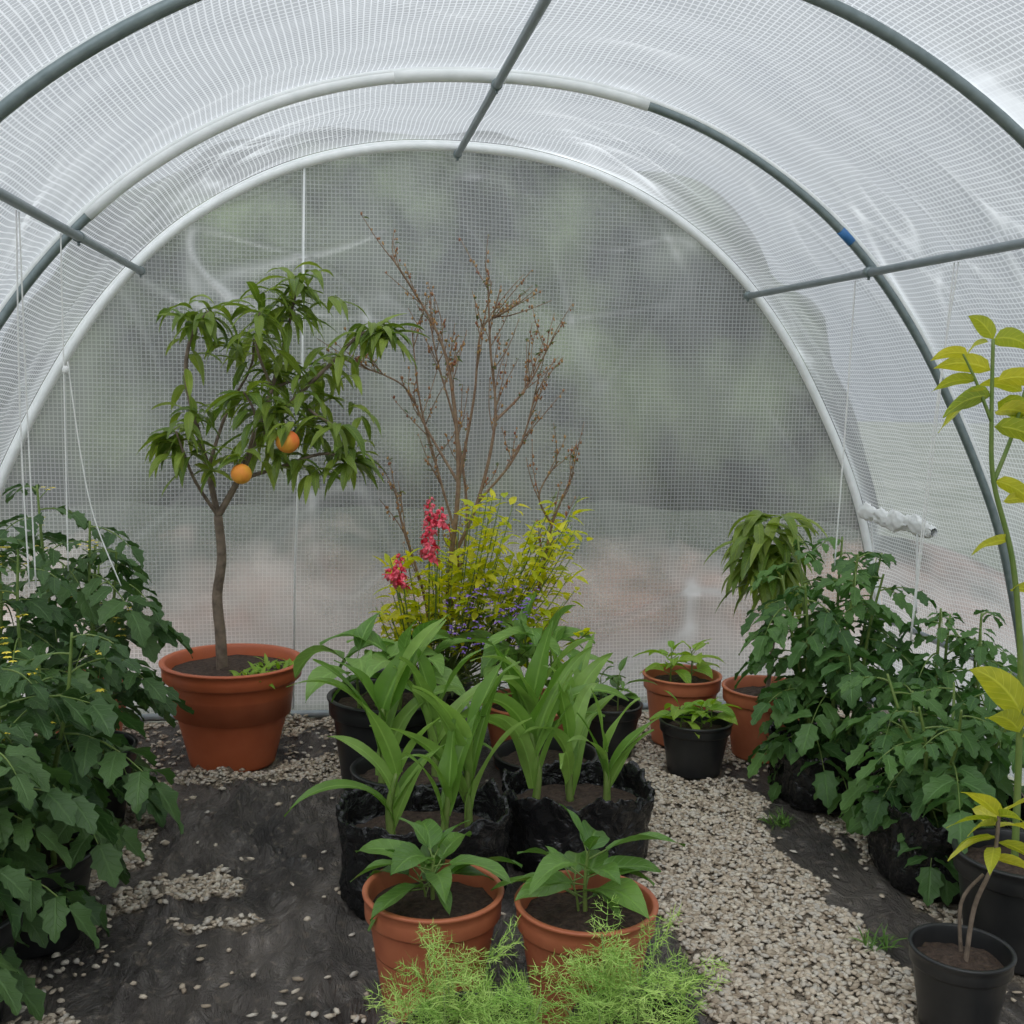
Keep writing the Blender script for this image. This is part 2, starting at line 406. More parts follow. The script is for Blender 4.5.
c=mixc(nt,at.outputs['Fac'],c,mixc(nt,ramp(nt,noise_tex(nt,160,3,oc),.35,.65),(.19,.15,.11),(.46,.39,.30)))
L(nt,c,p.inputs['Base Color'])
wv=N(nt,'ShaderNodeTexChecker',i_Scale=450.0); L(nt,oc,wv.inputs['Vector'])
n3=noise_tex(nt,7,6,mapping(nt,oc,(2,1,1),(0,0,.5)),.65,2.0)
L(nt,bump(nt,wv.outputs['Fac'],.12,.001,bump(nt,n3,1.0,.07)),p.inputs['Normal']); L(nt,p.outputs[0],out.inputs[0])
b=B(); rows=[]
nx,ny=300,380
for k in range(ny+1):
    y=YF+.0+(YB-.02-YF)*k/ny
    rows.append([(CX-1.66+3.32*j/nx,y,gz(CX-1.66+3.32*j/nx,y)) for j in range(nx+1)])
b.grid(rows,.5); b.r=[(1.0 if gd(v[0],v[1])>.5 else 0.0) for v in b.v]; b.obj('floor',m_floor)
pts=[]
for _ in range(int(3.3*2.9*11500)):
    x=U(-1.2,2.02); y=U(1.2,3.94)
    if any((x-fx)**2+(y-fy)**2<fr_*fr_ for fx,fy,fr_ in FOOT): continue
    if R()<gd(x,y): pts.append((x,y))
ico_v=[];t_=(1+5**.5)/2
for a in (-1,1):
    for c_ in (-t_,t_): ico_v+= [(a,c_,0),(0,a,c_),(c_,0,a)]
ico=np.array(ico_v); ico/=np.linalg.norm(ico[0])
import bmesh
bm=bmesh.new()
for vv in ico: bm.verts.new(vv)
r_=bmesh.ops.convex_hull(bm,input=bm.verts); bm.verts.index_update()
tri=np.array([[v.index for v in ff.verts] for ff in bm.faces]); ico=np.array([v.co[:] for v in bm.verts]); bm.free()
n=len(pts); P=np.array([(x,y,gz(x,y)+U(.002,.009)) for x,y in pts])
sc=np.stack([np.random.uniform(.005,.013,n),np.random.uniform(.004,.009,n),np.random.uniform(.0025,.005,n)],1)
jit=1+np.random.uniform(-.30,.30,(n,len(ico),1))
loc=ico[None]*jit*sc[:,None,:]
az=np.random.uniform(0,6.28,n); ca,sa=np.cos(az),np.sin(az)
tx=np.random.uniform(-.45,.45,n); ct,st=np.cos(tx),np.sin(tx)
y1=loc[:,:,1]*ct[:,None]-loc[:,:,2]*st[:,None]; z1=loc[:,:,1]*st[:,None]+loc[:,:,2]*ct[:,None]; x1=loc[:,:,0]
W_=np.stack([x1*ca[:,None]-y1*sa[:,None],x1*sa[:,None]+y1*ca[:,None],z1],2)+P[:,None,:]
nv=len(ico); F_=(tri[None]+ (np.arange(n)*nv)[:,None,None]).reshape(-1,3)
me=bpy.data.meshes.new('gravel'); me.vertices.add(n*nv); me.vertices.foreach_set('co',W_.reshape(-1).astype(np.float32))
me.loops.add(F_.size); me.loops.foreach_set('vertex_index',F_.ravel().astype(np.int32))
me.polygons.add(len(F_)); me.polygons.foreach_set('loop_start',np.arange(0,F_.size,3,dtype=np.int32)); me.polygons.foreach_set('loop_total',np.full(len(F_),3,dtype=np.int32))
me.update(calc_edges=True); me.validate()
at=me.attributes.new('rnd','FLOAT','POINT'); at.data.foreach_set('value',np.repeat(np.random.rand(n),nv).astype(np.float32))
m_grav,nt,out=newmat('gravel_stone'); at=N(nt,'ShaderNodeAttribute',attribute_name='rnd')
cr_=N(nt,'ShaderNodeValToRGB'); L(nt,at.outputs['Fac'],cr_.inputs[0])
el=cr_.color_ramp.elements; el[0].position=0; el[0].color=(.30,.235,.17,1); el[1].position=1; el[1].color=(.70,.62,.50,1)
for pos,c in ((.25,(.46,.38,.285,1)),(.5,(.60,.51,.40,1)),(.75,(.50,.46,.40,1))):
    e=el.new(pos); e.color=c
p=N(nt,'ShaderNodeBsdfPrincipled',i_Roughness=.8); L(nt,cr_.outputs[0],p.inputs['Base Color']); L(nt,p.outputs[0],out.inputs[0])
me.materials.append(m_grav); go=bpy.data.objects.new('gravel',me); COL.objects.link(go)

# ---------------------------------------------------------------- pots
def pot(par,x,y,r,h,mat,lip=.02,taper=.74,seg=48,soilz=None):
    b=B(); rb=r*taper
    rimh=min(.05,h*.2); hr=h-rimh
    prof=[(0.001,.003),(rb-.006,.003),(rb-.001,.005),(rb,.012)]
    for k in range(1,9):
        t=k/9; prof.append((rb+(r*.925-rb)*t,.012+(hr-.02)*t))
    prof+=[(r*.925,hr-.006),(r*.93,hr-.001),(r*.99,hr-.0005),(r*1.0,hr+.002),(r*1.005,hr+rimh*.5),(r*1.01,h-.008),(r*1.035,h-.006),(r*1.04,h-.002),(r*1.03,h),(r*.96,h),(r*.95,h-.003),(r*.93,h-.012),(r*.9,hr),(r*.85,h*.5),(0.001,h*.48)]
    b.lathe((x,y,0),prof,seg); child(b,'pot',mat,par)
    sz=soilz if soilz else h-.035
    b=B(); rows=[]
    for i in range(9):
        rr=r*.905*i/8+.0005
        rows.append([(x+rr*math.cos(2*math.pi*j/36),y+rr*math.sin(2*math.pi*j/36),sz+.012*(1-i/8)+.010*noise.noise(V((x*9+rr*40*math.cos(2*math.pi*j/36),y+rr*40*math.sin(2*math.pi*j/36),0)))) for j in range(36)])
    b.grid(rows,.5,True); child(b,'soil',m_soil,par); return sz
def bag(par,x,y,r,h,sx=1.0,sy=1.0):
    b=B(); prof=[(.001,.004),(r*.9,.004),(r*.97,.03),(r*1.0,h*.3),(r*.99,h*.6),(r*1.02,h*.82),(r*1.05,h*.95),(r*1.04,h*1.02),(r*1.00,h*1.01),(r*.97,h*.9),(r*.94,h*.7),(.001,h*.68)]
    sd=U(0,50); pr=[]
    for i in range(len(prof)-1):
        for k in range(5):
            t=k/5; pr.append((prof[i][0]*(1-t)+prof[i+1][0]*t,prof[i][1]*(1-t)+prof[i+1][1]*t))
    pr.append(prof[-1]); rows=[]
    for i,(rr,z) in enumerate(pr):
        row=[]
        for j in range(180):
            t=2*math.pi*j/180; c,s=math.cos(t),math.sin(t)
            a1=abs(noise.noise(V((c*4+z*9,s*4,z*5+sd)))); a2=abs(noise.noise(V((c*9-z*18,s*9,z*14+sd)))); a3=abs(noise.noise(V((c*20,s*20+z*24,z*18+sd))))
            k=.05*noise.noise(V((c*2,s*2,z*5+sd)))-.09*a1-.06*a2-.03*a3+.05
            q=rr*(1+k*(1 if rr>r*.5 else 0)); zz=z+(max(0,z)/h)**3*(.04*noise.noise(V((c*3,s*3,sd)))+.010*noise.noise(V((c*12,s*12,sd))))*(rr/r)
            sq=1+.12*abs(math.sin(2*t))
            row.append((x+q*c*sx*sq,y+q*s*sy*sq,max(.002,zz)))
        rows.append(row)
    b.grid(rows,.5,True); child(b,'bag',m_bag,par)
    b=B(); rows=[]
    for i in range(9):
        rr=r*.97*i/8+.0005
        rows.append([(x+sx*rr*math.cos(2*math.pi*j/36),y+sy*rr*math.sin(2*math.pi*j/36),h*.74+.01*noise.noise(V((rr*40*math.cos(2*math.pi*j/36),y+rr*40*math.sin(2*math.pi*j/36),0)))) for j in range(36)])
    b.grid(rows,.5,True); child(b,'soil',m_soil,par); return h*.74

# ---------------------------------------------------------------- plant makers
def tomato(name,x,y,kind,r,h,z0top,mat,nst=3,spread=.12,L0=.22,lean=(0,0),flowers=True,dens=.038,low=.0,potmat=None):
    g=group(name,(x,y,0))
    sz=bag(g,x,y,r,h) if kind=='bag' else pot(g,x,y,r,h,potmat or m_black)
    S=B();Lf=B();Fl=B()
    for k in range(nst):
        a=2*math.pi*(k+U(-.3,.3))/nst; bx,by=x+.05*math.cos(a),y+.05*math.sin(a); top=z0top*U(.8,1.0)
        ex=x+spread*math.cos(a)+lean[0]; ey=y+spread*math.sin(a)+lean[1]
        P_=CR([(bx,by,sz-.01),(bx+(ex-bx)*.3+U(-.02,.02),by+(ey-by)*.3,sz+(top-sz)*.35),(bx+(ex-bx)*.7,by+(ey-by)*.7+U(-.02,.02),sz+(top-sz)*.7),(ex,ey,top)],8)
        S.tube(P_,[.007,.003],6)
        az=U(0,6.28)
        ln=sum((P_[i+1]-P_[i]).length for i in range(len(P_)-1)); nl=int((ln)/dens)
        for q in range(nl):
            t=min(1,(q+.5+low)/nl)
            pp=P_[min(len(P_)-1,int(t*(len(P_)-1)))]; az+=2.4+U(-.4,.4)
            LL=L0*U(.75,1.15)*(1-.45*max(0,t-.7)/.3)
            dr=adir(az,U(.1,.6)+.5*max(0,t-.75))
            pts=[pp];dd=V(dr);c=V(pp)
            for i in range(7):
                dd=(dd+V((0,0,-1))*.17*U(.5,1.5)).normalized(); c=c+dd*LL*.78/7; pts.append(V(c))
            S.tube(pts,[.0028,.0012],4,cap=False)
            rn=R()
            for i in (2,4,6):
                dd=(pts[i+1]-pts[i-1]).normalized(); sd=dd.cross(V((0,0,1)))
                if sd.length<.1: sd=V((1,0,0))
                sd.normalize()
                for sg in (-1,1):
                    l2=LL*(.30 if i==2 else .38 if i==4 else .34)*U(.85,1.15)
                    leaf(Lf,pts[i]+sd*sg*.006,sd*sg+dd*U(.3,.7)+V((0,0,U(-.2,.15))),l2,l2*.62,p_tom,10,1,U(.5,1.1),U(.1,.5),.06,rnd=min(1,max(0,rn+U(-.25,.25))))
            leaf(Lf,pts[-1],dd,LL*.42,LL*.29,p_tom,10,1,U(.4,1.0),U(.1,.4),.06,rnd=rn)
        if flowers:
            for q in range(3):
                pp=P_[int(U(.55,1)*(len(P_)-1))]; a2=U(0,6.28); e=pp+V((math.cos(a2)*.06,math.sin(a2)*.06,.02))
                S.tube([pp,e],.0012,4)
                for w in range(3):
                    c=e+V((U(-.015,.015),U(-.015,.015),U(-.01,.015)))
                    for v_ in range(5): leaf(Fl,c,adir(v_*1.256,.2),.010,.005,p_lance,3,1,.5,0)
    child(S,'stems',m_stemg,g); child(Lf,'leaves',mat,g)
    if flowers: child(Fl,'flowers',m_yelf,g)
    return g
def pepper(S,Lf,x,y,z0,h,nl=9,L0=.12,lean=(0,0),W=.5,rs=.004,el0=.35,droop=.9,wave=.03):
    P_=CR([(x,y,z0-.01),(x+lean[0]*.4+U(-.005,.005),y+lean[1]*.4,z0+h*.5),(x+lean[0],y+lean[1],z0+h)],6)
    S.tube(P_,[rs,rs*.5],6); az=U(0,6.28)
    for q in range(nl):
        t=.3+.7*(q+1)/nl; pp=P_[min(len(P_)-1,int(t*(len(P_)-1)))]; az+=2.4+U(-.2,.2)
        ll=L0*U(.85,1.15)*(1 if t<.9 else .6); dr=adir(az,el0+U(-.1,.2)+(.6 if t>.93 else 0)); pe=pp+dr*ll*.28
        S.tube([pp,pe],.0016,4,cap=False)
        leaf(Lf,pe,dr,ll,ll*W,p_ovate,9,2,U(.7,1.3)*droop,.3,wave)
def corn(S,Lf,x,y,z0,h,nl=6,L0=.36,az0=None,W=.055):
    az=U(0,3.14) if az0 is None else az0
    P_=[V((x,y,z0-.01)),V((x+U(-.01,.01),y,z0+h*.5)),V((x+U(-.015,.015),y+U(-.01,.01),z0+h))]
    S.tube(CR(P_,4),[.011,.006],8)
    for q in range(nl):
        t=.15+.85*q/(nl-1); pp=P_[0].lerp(P_[2],t); a=az+(q%2)*math.pi+U(-.5,.5)
        ll=L0*U(.75,1.05)*(.65+.5*math.sin(math.pi*min(1,t*.8+.15)))
        leaf(Lf,pp,adir(a,U(1.15,1.42)),ll,W*U(.85,1.2)*(.8+.35*t),p_corn,14,2,U(1.0,2.4)*(1 if q<nl-1 else .4),.40,.09,roll=U(-.9,.9),rnd=R())

# ---- peach tree
X0,Y0=-.30,3.53
g=group('potted_peach_tree',(X0,Y0,0))
sz=pot(g,X0,Y0,.210,.325,m_terra,taper=.62,seg=64)
S=B();Lf=B();Fr=B()
def PT(l): return [(X0+a/100,Y0+c/100,z/100) for a,c,z in l]
tr=CR(PT([(-3,0,27),(-3.5,0,40),(-4.5,1,52),(-3,0,64),(-4,0,77)]),6); S.tube(tr,[.018,.013],10)
brs=[([(-4,0,77),(-7,1,91),(-10,2,103),(-13,0,119),(-11,-2,131),(-6,-3,138)],(.010,.004)),
([(-4,0,77),(2,0,88),(7,2,100),(12,3,116),(16,4,131),(19,4,145)],(.011,.004)),
([(7,2,100),(19,0,113),(30,-3,124),(39,-4,133),(46,-3,132)],(.008,.003)),
([(2,0,88),(16,-6,93),(28,-9,97),(36,-8,94)],(.007,.003)),
([(-4,0,77),(-10,-5,88),(-13,-8,97),(-15,-8,103)],(.006,.003)),
([(-7,1,91),(-2,8,108),(5,12,122),(6,12,131)],(.006,.003)),
([(12,3,116),(22,10,120),(28,14,124)],(.005,.003)),
([(2,0,88),(6,-10,98),(8,-14,108),(5,-16,115)],(.006,.003)),
([(12,3,116),(8,-6,128),(9,-8,138)],(.005,.003)),
([(19,0,113),(26,-8,108),(32,-10,105)],(.005,.003))]
for pts,rr in brs:
    P_=CR(PT(pts),6); S.tube(P_,list(rr),7)
    n=len(P_)
    for i in range(n):
        t=i/(n-1)
        if t<.35: continue
        for q in range(1 if t<.85 else 5):
            dr=adir(U(0,6.28),U(-.3,.9)); b0=P_[i]+dr*U(.0,.02)
            leaf(Lf,b0,dr+V((0,0,-.05)),U(.085,.14),U(.021,.030),p_lance,6,1,U(.8,2.7),.35,.05)
for cx,cz,cy,n in [(-11,138,0,14),(20,148,2,18),(43,133,-4,24),(-4,126,0,6),(26,112,0,12),(35,96,-8,18),(22,93,-8,14),(-14,98,-6,20),(-11,107,-4,10),(13,122,2,18),(10,110,-8,20),(2,130,8,10),(17,138,4,12),(24,122,0,8),(24,104,-8,18),(12,96,-6,12),(-4,92,0,8),(10,142,0,12),(12,104,-10,16),(18,114,-6,12),(34,122,-4,6),(36,110,-2,6),(30,142,0,5)]:
    c=V((X0+cx/100,Y0+cy/100,cz/100))
    for q in range(n):
        dr=adir(U(0,6.28),U(-.2,1.1)); leaf(Lf,c+V((U(-.035,.035),U(-.035,.035),U(-.03,.03))),dr,U(.085,.14),U(.020,.029),p_lance,6,1,U(.9,2.9),.35,.05)
Fr.ball((X0+.175,Y0-.20,1.01),.034,.5,.97,20,14,.10); Fr.ball((X0+.045,Y0-.20,.916),.030,.5,.97,20,14,.10)
S.tube([(X0+.175,Y0-.20,1.04),(X0+.16,Y0-.10,1.07)],.002,5); S.tube([(X0+.045,Y0-.20,.945),(X0+.05,Y0-.10,.96)],.002,5)
for fx,fz in ((.175,1.045),(.045,.95)):
    for q in range(5): leaf(Lf,(X0+fx+U(-.02,.02),Y0-.19,fz+U(0,.03)),adir(U(3,6.3),U(-.2,.8)),U(.08,.11),.026,p_lance,6,1,U(1.2,2.5),.3,.05)
child(S,'trunk_and_branches',m_bark,g);child(Lf,'leaves',m_peach,g);child(Fr,'peaches',m_peachf,g)
H=B()
for q in range(150):
    a=U(-1.4,.6); rr=U(.08,.19); leaf(H,(X0+rr*math.cos(a),Y0+rr*math.sin(a),.29),adir(U(0,6.28),U(.3,1.2)),U(.03,.06),.018,p_ovate,4,1,1,.2)
child(H,'undergrowth',m_lime,g)

# ---- bare branched shrub with flowers
X0,Y0=.32,3.62
g=group('potted_flowering_shrub',(X0,Y0,0))
pot(g,X0-.06,Y0,.19,.22,m_black)
S=B();Bu=B();Sl=B()
def twigs(P_,n,ll=.15,r=.002):
    for q in range(n):
        i=int(U(.3,1)*(len(P_)-1)); p0=P_[i]; d0=(P_[min(i+1,len(P_)-1)]-P_[max(0,i-1)]).normalized()
        d=(d0+V((U(-.9,.9),U(-.6,.6),U(-.1,.5)))).normalized(); l=ll*U(.5,1.3)
        pts=[p0,p0+d*l*.5+V((U(-.01,.01),0,.005)),p0+d*l+V((U(-.01,.01),0,.02))]
        S.tube(CR(pts,3),[r,r*.5],5)
        for w in range(6):
            c=pts[0].lerp(pts[2],U(.2,1)); Bu.ball(c+V((U(-.006,.006),U(-.006,.006),U(-.004,.004))),U(.0022,.0042),R(),1.5,5,4)
        for w in range(2):
            if R()<.6: leaf(Sl,pts[0].lerp(pts[2],U(.2,1)),adir(U(0,6.28),U(-.2,.9)),U(.018,.034),U(.009,.014),p_ovate,4,1,.6,.3)
for pts,rr,nt_ in [([(0,0,18),(5,1,41),(6,0,61),(8,-1,87),(6,0,114),(1,2,134),(-14,4,158)],(.012,.003),18),
([(6,0,61),(14,-3,81),(19,-4,107),(17,-4,130),(16,-3,150)],(.007,.0025),15),
([(19,-4,107),(29,0,117),(37,3,131)],(.005,.0022),12),
([(8,-1,87),(-2,5,104),(-9,6,117),(-22,7,123)],(.005,.002),12),
([(1,0,20),(-2,-4,48),(-10,-6,74),(-12,-6,84)],(.006,.0025),7),
([(4,0,22),(20,-4,36),(33,-5,50),(38,-5,74),(45,-4,91)],(.008,.0025),9),
([(8,-1,87),(12,-5,114),(14,-7,136),(23,-7,140)],(.005,.002),13),
([(5,1,41),(12,8,70),(9,10,100),(2,11,125),(-1,12,140)],(.006,.002),12),
([(3,0,30),(9,4,60),(2,5,90),(-4,6,112),(-7,6,136)],(.006,.002),10),
([(14,-3,81),(26,-8,98),(32,-9,122)],(.005,.002),12),
([(38,-5,74),(33,-8,84),(39,-8,95)],(.004,.002),5)]:
    P_=CR([(X0+a/100,Y0+c/100,z/100) for a,c,z in pts],6); S.tube(P_,list(rr),7); twigs(P_,nt_)
child(S,'branches',m_twig,g);child(Bu,'buds',m_bud,g);child(Sl,'small_leaves',m_dkr,g)
Lf=B();S=B()
for q in range(68):
    tx=U(-20,50); tz=U(42,88)-abs(tx-26)*.2; ty=U(-22,2)
    if tx<6: tz=min(tz,66)
    P_=CR([(X0+.05,Y0,.2),(X0+(tx*.6+2)/100,Y0+ty/200,tz*.6/100),(X0+tx/100,Y0+ty/100,tz/100)],4); S.tube(P_,[.003,.0014],5)
    for w in range(20):
        t=U(.5,1); p0=P_[4].lerp(P_[8],t*2-1)
        leaf(Lf,p0+V((U(-.02,.02),U(-.02,.02),0)),adir(U(0,6.28),U(-.2,1.0)),U(.042,.068),U(.024,.034),p_ovate,4,1,.6,.3)
child(S,'leafy_stems',m_stemg,g);child(Lf,'leaves',m_yel,g)
Lf=B()
for q in range(460):
    leaf(Lf,(X0+U(-.10,.26),Y0+U(-.20,.05),U(.16,.46)),adir(U(0,6.28),U(-.3,1.0)),U(.03,.055),U(.014,.022),p_ovate,4,1,.8,.3)
child(Lf,'dark_foliage',m_dkr,g)
Fp=B()
for q in range(130):
    c=V((X0+U(.02,.30),Y0+U(-.28,-.20),U(.38,.58)))
    for v_ in range(4): leaf(Fp,c,adir(v_*1.57+U(0,1),U(-.3,.4)),U(.010,.015),.010,p_ovate,3,1,.3,.1)
child(Fp,'purple_flowers',m_purf,g)
Fr=B();S=B()
for cx,cz0,cz1 in [(-3,66,85),(-12,58,68),(0,76,82),(-14,60,64)]:
    S.tube([(X0+cx/200,Y0-.1,.3),(X0+cx/100,Y0-.24,cz1/100)],.0025,5)
    k=int((cz1-cz0)*1.6)
    for q in range(k):
        t=q/k; z=(cz0+(cz1-cz0)*t)/100; a=q*2.4; sc_=1-.55*t
        c=V((X0+cx/100+.014*sc_*math.cos(a),Y0-.24+.014*sc_*math.sin(a),z))
        Fr.ball(c,.010*sc_,R(),1.1,7,5)
        for v_ in range(4): leaf(Fr,c,adir(a+U(-.9,.9),U(-.8,.9)),.026*sc_,.022*sc_,p_ovate,4,1,.8,.3,.1)
child(S,'flower_stalks',m_stemg,g);child(Fr,'snapdragon_flowers',m_redf,g)

# ---- central pots with sweetcorn / broad-leaved plants
g=group('potted_aubergine_plant',(.16,3.19,0)); sz=pot(g,.16,3.19,.165,.30,m_black); S=B();Lf=B()
for dx,dy in ((-.08,-.04),(.03,-.04),(.08,.03)): pepper(S,Lf,.16+dx,3.17+dy,sz,U(.11,.16),7,.20,(U(-.02,.02),0),.54,.006,.7,1.6,.05)
child(S,'stems',m_stemg,g);child(Lf,'leaves',m_aub,g)
g=group('potted_sweetcorn',(.20,2.86,0)); sz=pot(g,.20,2.86,.145,.20,m_black); S=B();Lf=B()
corn(S,Lf,.13,2.83,sz,.20,7,.34,.2,.058); corn(S,Lf,.27,2.86,sz,.18,6,.32,.6,.052)
child(S,'stalks',m_stemg,g);child(Lf,'leaves',m_corn,g)
g=group('sweetcorn_in_black_bag',(.215,2.52,0)); sz=bag(g,.215,2.52,.158,.215,1.14,.9); S=B();Lf=B()
corn(S,Lf,.14,2.50,sz,.15,6,.27,.1,.044); corn(S,Lf,.32,2.53,sz,.21,7,.31,.5,.048); corn(S,Lf,.25,2.46,sz,.12,5,.24,1.2,.040)
child(S,'stalks',m_stemg,g);child(Lf,'leaves',m_corn,g)
g=group('sweetcorn_in_black_bag',(.61,2.70,0)); sz=bag(g,.61,2.70,.155,.20,1.1,.9); S=B();Lf=B()
corn(S,Lf,.50,2.68,sz,.19,7,.30,.2,.048); corn(S,Lf,.69,2.70,sz,.13,6,.25,.3,.040); corn(S,Lf,.60,2.72,sz,.16,6,.27,.9,.044)
child(S,'stalks',m_stemg,g);child(Lf,'leaves',m_corn,g)
g=group('potted_sweetcorn',(.60,3.06,0)); sz=pot(g,.60,3.06,.145,.16,m_black); S=B();Lf=B()
corn(S,Lf,.56,3.03,sz,.20,7,.33,.3,.058); corn(S,Lf,.67,3.07,sz,.17,6,.30,.6,.050)
child(S,'stalks',m_stemg,g);child(Lf,'leaves',m_corn,g)
g=group('potted_aubergine_plant',(.62,3.40,0)); sz=pot(g,.62,3.40,.155,.21,m_terra2); S=B();Lf=B()
for dx,dy in ((-.06,-.02),(.06,-.04),(0,.04)): pepper(S,Lf,.62+dx,3.38+dy,sz,U(.18,.25),7,.19,(U(-.03,.03),0),.54,.006,.7,1.5,.05)
child(S,'stems',m_stemg,g);child(Lf,'leaves',m_aub,g)
# back small pots
g=group('potted_pepper_plant',(1.165,3.60,0)); sz=pot(g,1.165,3.60,.128,.235,m_terra2); S=B();Lf=B()
for dx in (-.04,.03): pepper(S,Lf,1.165+dx,3.60,sz,.11,11,.095,(0,0),.62,.003)
child(S,'stems',m_stemg,g);child(Lf,'leaves',m_lime,g)
g=group('potted_pepper_plant',(1.117,3.30,0)); sz=pot(g,1.117,3.30,.110,.17,m_black); S=B();Lf=B()
for dx in (-.05,.02,.05): pepper(S,Lf,1.117+dx,3.30,sz,.07,9,.09,(0,0),.62,.003)
child(S,'stems',m_stemg,g);child(Lf,'leaves',m_lime,g)
g=group('potted_pepper_plant',(.89,3.50,0)); sz=pot(g,.89,3.50,.106,.17,m_black); S=B();Lf=B()
for dx in (-.03,.03): pepper(S,Lf,.89+dx,3.50,sz,.12,8,.10,(0,0),.5,.003)
child(S,'stems',m_stemg,g);child(Lf,'leaves',m_pep,g)
# front pepper pots
for x,y,hh in ((.195,2.07,.10),(.475,1.99,.13)):
    g=group('potted_pepper_plant',(x,y,0)); sz=pot(g,x,y,.130,.235,m_terra2,seg=56,taper=.72); S=B();Lf=B()
    pepper(S,Lf,x,y,sz,hh,12,.135,(0,0),.56,.005,.4,.9,.05); pepper(S,Lf,x-.01,y+.01,sz,hh*.6,7,.115,(-.02,0),.56,.003,.3,.9,.05)
    child(S,'stems',m_stemg,g);child(Lf,'leaves',m_pep,g)

# ---- feathery cosmos foliage : long thread-like segments
def thread(b,a,d,l,w,rn,k=3):
    d=V(d).normalized(); s=d.cross(V((U(-1,1),U(-1,1),U(-1,1)))).normalized()*w; p=V(a)
    for i in range(k):
        q=p+d*l/k
        if i<k-1:
            n0=len(b.v); b.v+=[tuple(p-s),tuple(p+s),tuple(q+s),tuple(q-s)]; b.r+=[rn]*4; b.uv+=[(.5,.5)]*4; b.f.append((n0,n0+1,n0+2,n0+3))
        else: b.tri(p-s,p+s,q,rn)
        p=q; d=(d+V((0,0,.03))+V((U(-.28,.28),U(-.28,.28),U(-.15,.15)))).normalized()
def frond(b,base,d,Ln):
    d=V(d).normalized(); p=V(base); rn=R()*.6
    N_=9
    for i in range(N_):
        d2=(d+V((U(-.08,.08),U(-.08,.08),-.10))).normalized(); q=p+d2*Ln/N_
        s=d2.cross(V((0,0,1))); s=s.normalized() if s.length>.1 else V((1,0,0)); u=s.cross(d2)
        b.tri(p-s*.0009,p+s*.0009,q,rn); b.tri(p-u*.0009,p+u*.0009,q,rn)
        if i>1:
            for sg in (-1,1):
                sl=Ln*.36*(1-.5*abs(i-4)/5); dd=(s*sg+d2*.5+u*U(-.6,.6)).normalized()
                thread(b,p,dd,sl,.0006,min(1,rn+.15))
                for k in (.35,.7):
                    a=p+dd*sl*k
                    for s2 in (-1,1): thread(b,a,(dd*.8+s2*(d2-dd*.4)+u*U(-.7,.7)),U(.010,.022),.0005,min(1,rn+U(0,.4)),2)
        p=q; d=d2
for cx,cy,hs in ((.23,1.74,.15),(.50,1.72,.19)):
    g=group('potted_cosmos_seedlings',(cx,cy,0)); sz=pot(g,cx,cy,.105,.15,m_black); Fb=B();S=B()
    for q in range(18):
        x=cx+U(-.08,.08); y=cy+U(-.08,.07); h=U(.05,hs); a=U(0,6.28)
        e=V((x+(x-cx)*.4+U(-.02,.02),y+U(-.02,.03),sz+h)); S.tube([(x,y,sz-.01),e],[.002,.0014],5)
        for w in range(5):
            t=U(.25,1); frond(Fb,V((x,y,sz)).lerp(e,t),adir(w*1.9+a,U(.2,1.4)),U(.06,.11))
    child(S,'stems',m_stemg,g); child(Fb,'feathery_leaves',m_dill,g,False)

# ---- left tomatoes
tomato('tomato_plant',-.64,3.05,'pot',.13,.22,.92,m_tom,4,.10,.24,dens=.045)
tomato('tomato_plant',-.62,2.42,'pot',.13,.20,.72,m_tom,4,.10,.26,dens=.042)
tomato('tomato_plant',-.70,2.10,'pot',.14,.22,.66,m_tom,4,.08,.25,dens=.042)
tomato('tomato_plant',-.76,2.74,'pot',.125,.22,.86,m_tom,3,.05,.20,dens=.045)
tomato('tomato_plant',-.78,3.70,'pot',.15,.22,.68,m_tom,2,.08,.2,potmat=m_terra2,dens=.05)
# ---- right mass
tomato('tomato_plant_in_bag',1.43,3.05,'bag',.14,.18,.80,m_tomR,7,.15,.22,flowers=False,dens=.042)
tomato('tomato_plant_in_bag',1.50,2.50,'bag',.16,.20,.52,m_tomR,7,.16,.23,flowers=False,dens=.040)
tomato('tomato_plant_in_bag',1.68,2.80,'bag',.11,.18,.66,m_tomR,4,.06,.18,flowers=False,dens=.038)
g=group('potted_young_peach_tree',(1.40,3.44,0)); sz=pot(g,1.40,3.44,.14,.23,m_terra2); S=B();Lf=B()
S.tube(CR([(1.40,3.44,sz-.01),(1.41,3.43,.45),(1.36,3.40,.70)],4),[.008,.004],7)
for q in range(120):
    p0=V((1.36+U(-.06,.06),3.40+U(-.06,.06),U(.57,.80))); leaf(Lf,p0,adir(U(0,6.28),U(-.1,.9)),U(.12,.19),U(.03,.04),p_lance,7,1,U(1.5,2.8),.3)
child(S,'trunk',m_bark,g);child(Lf,'leaves',m_peach,g)

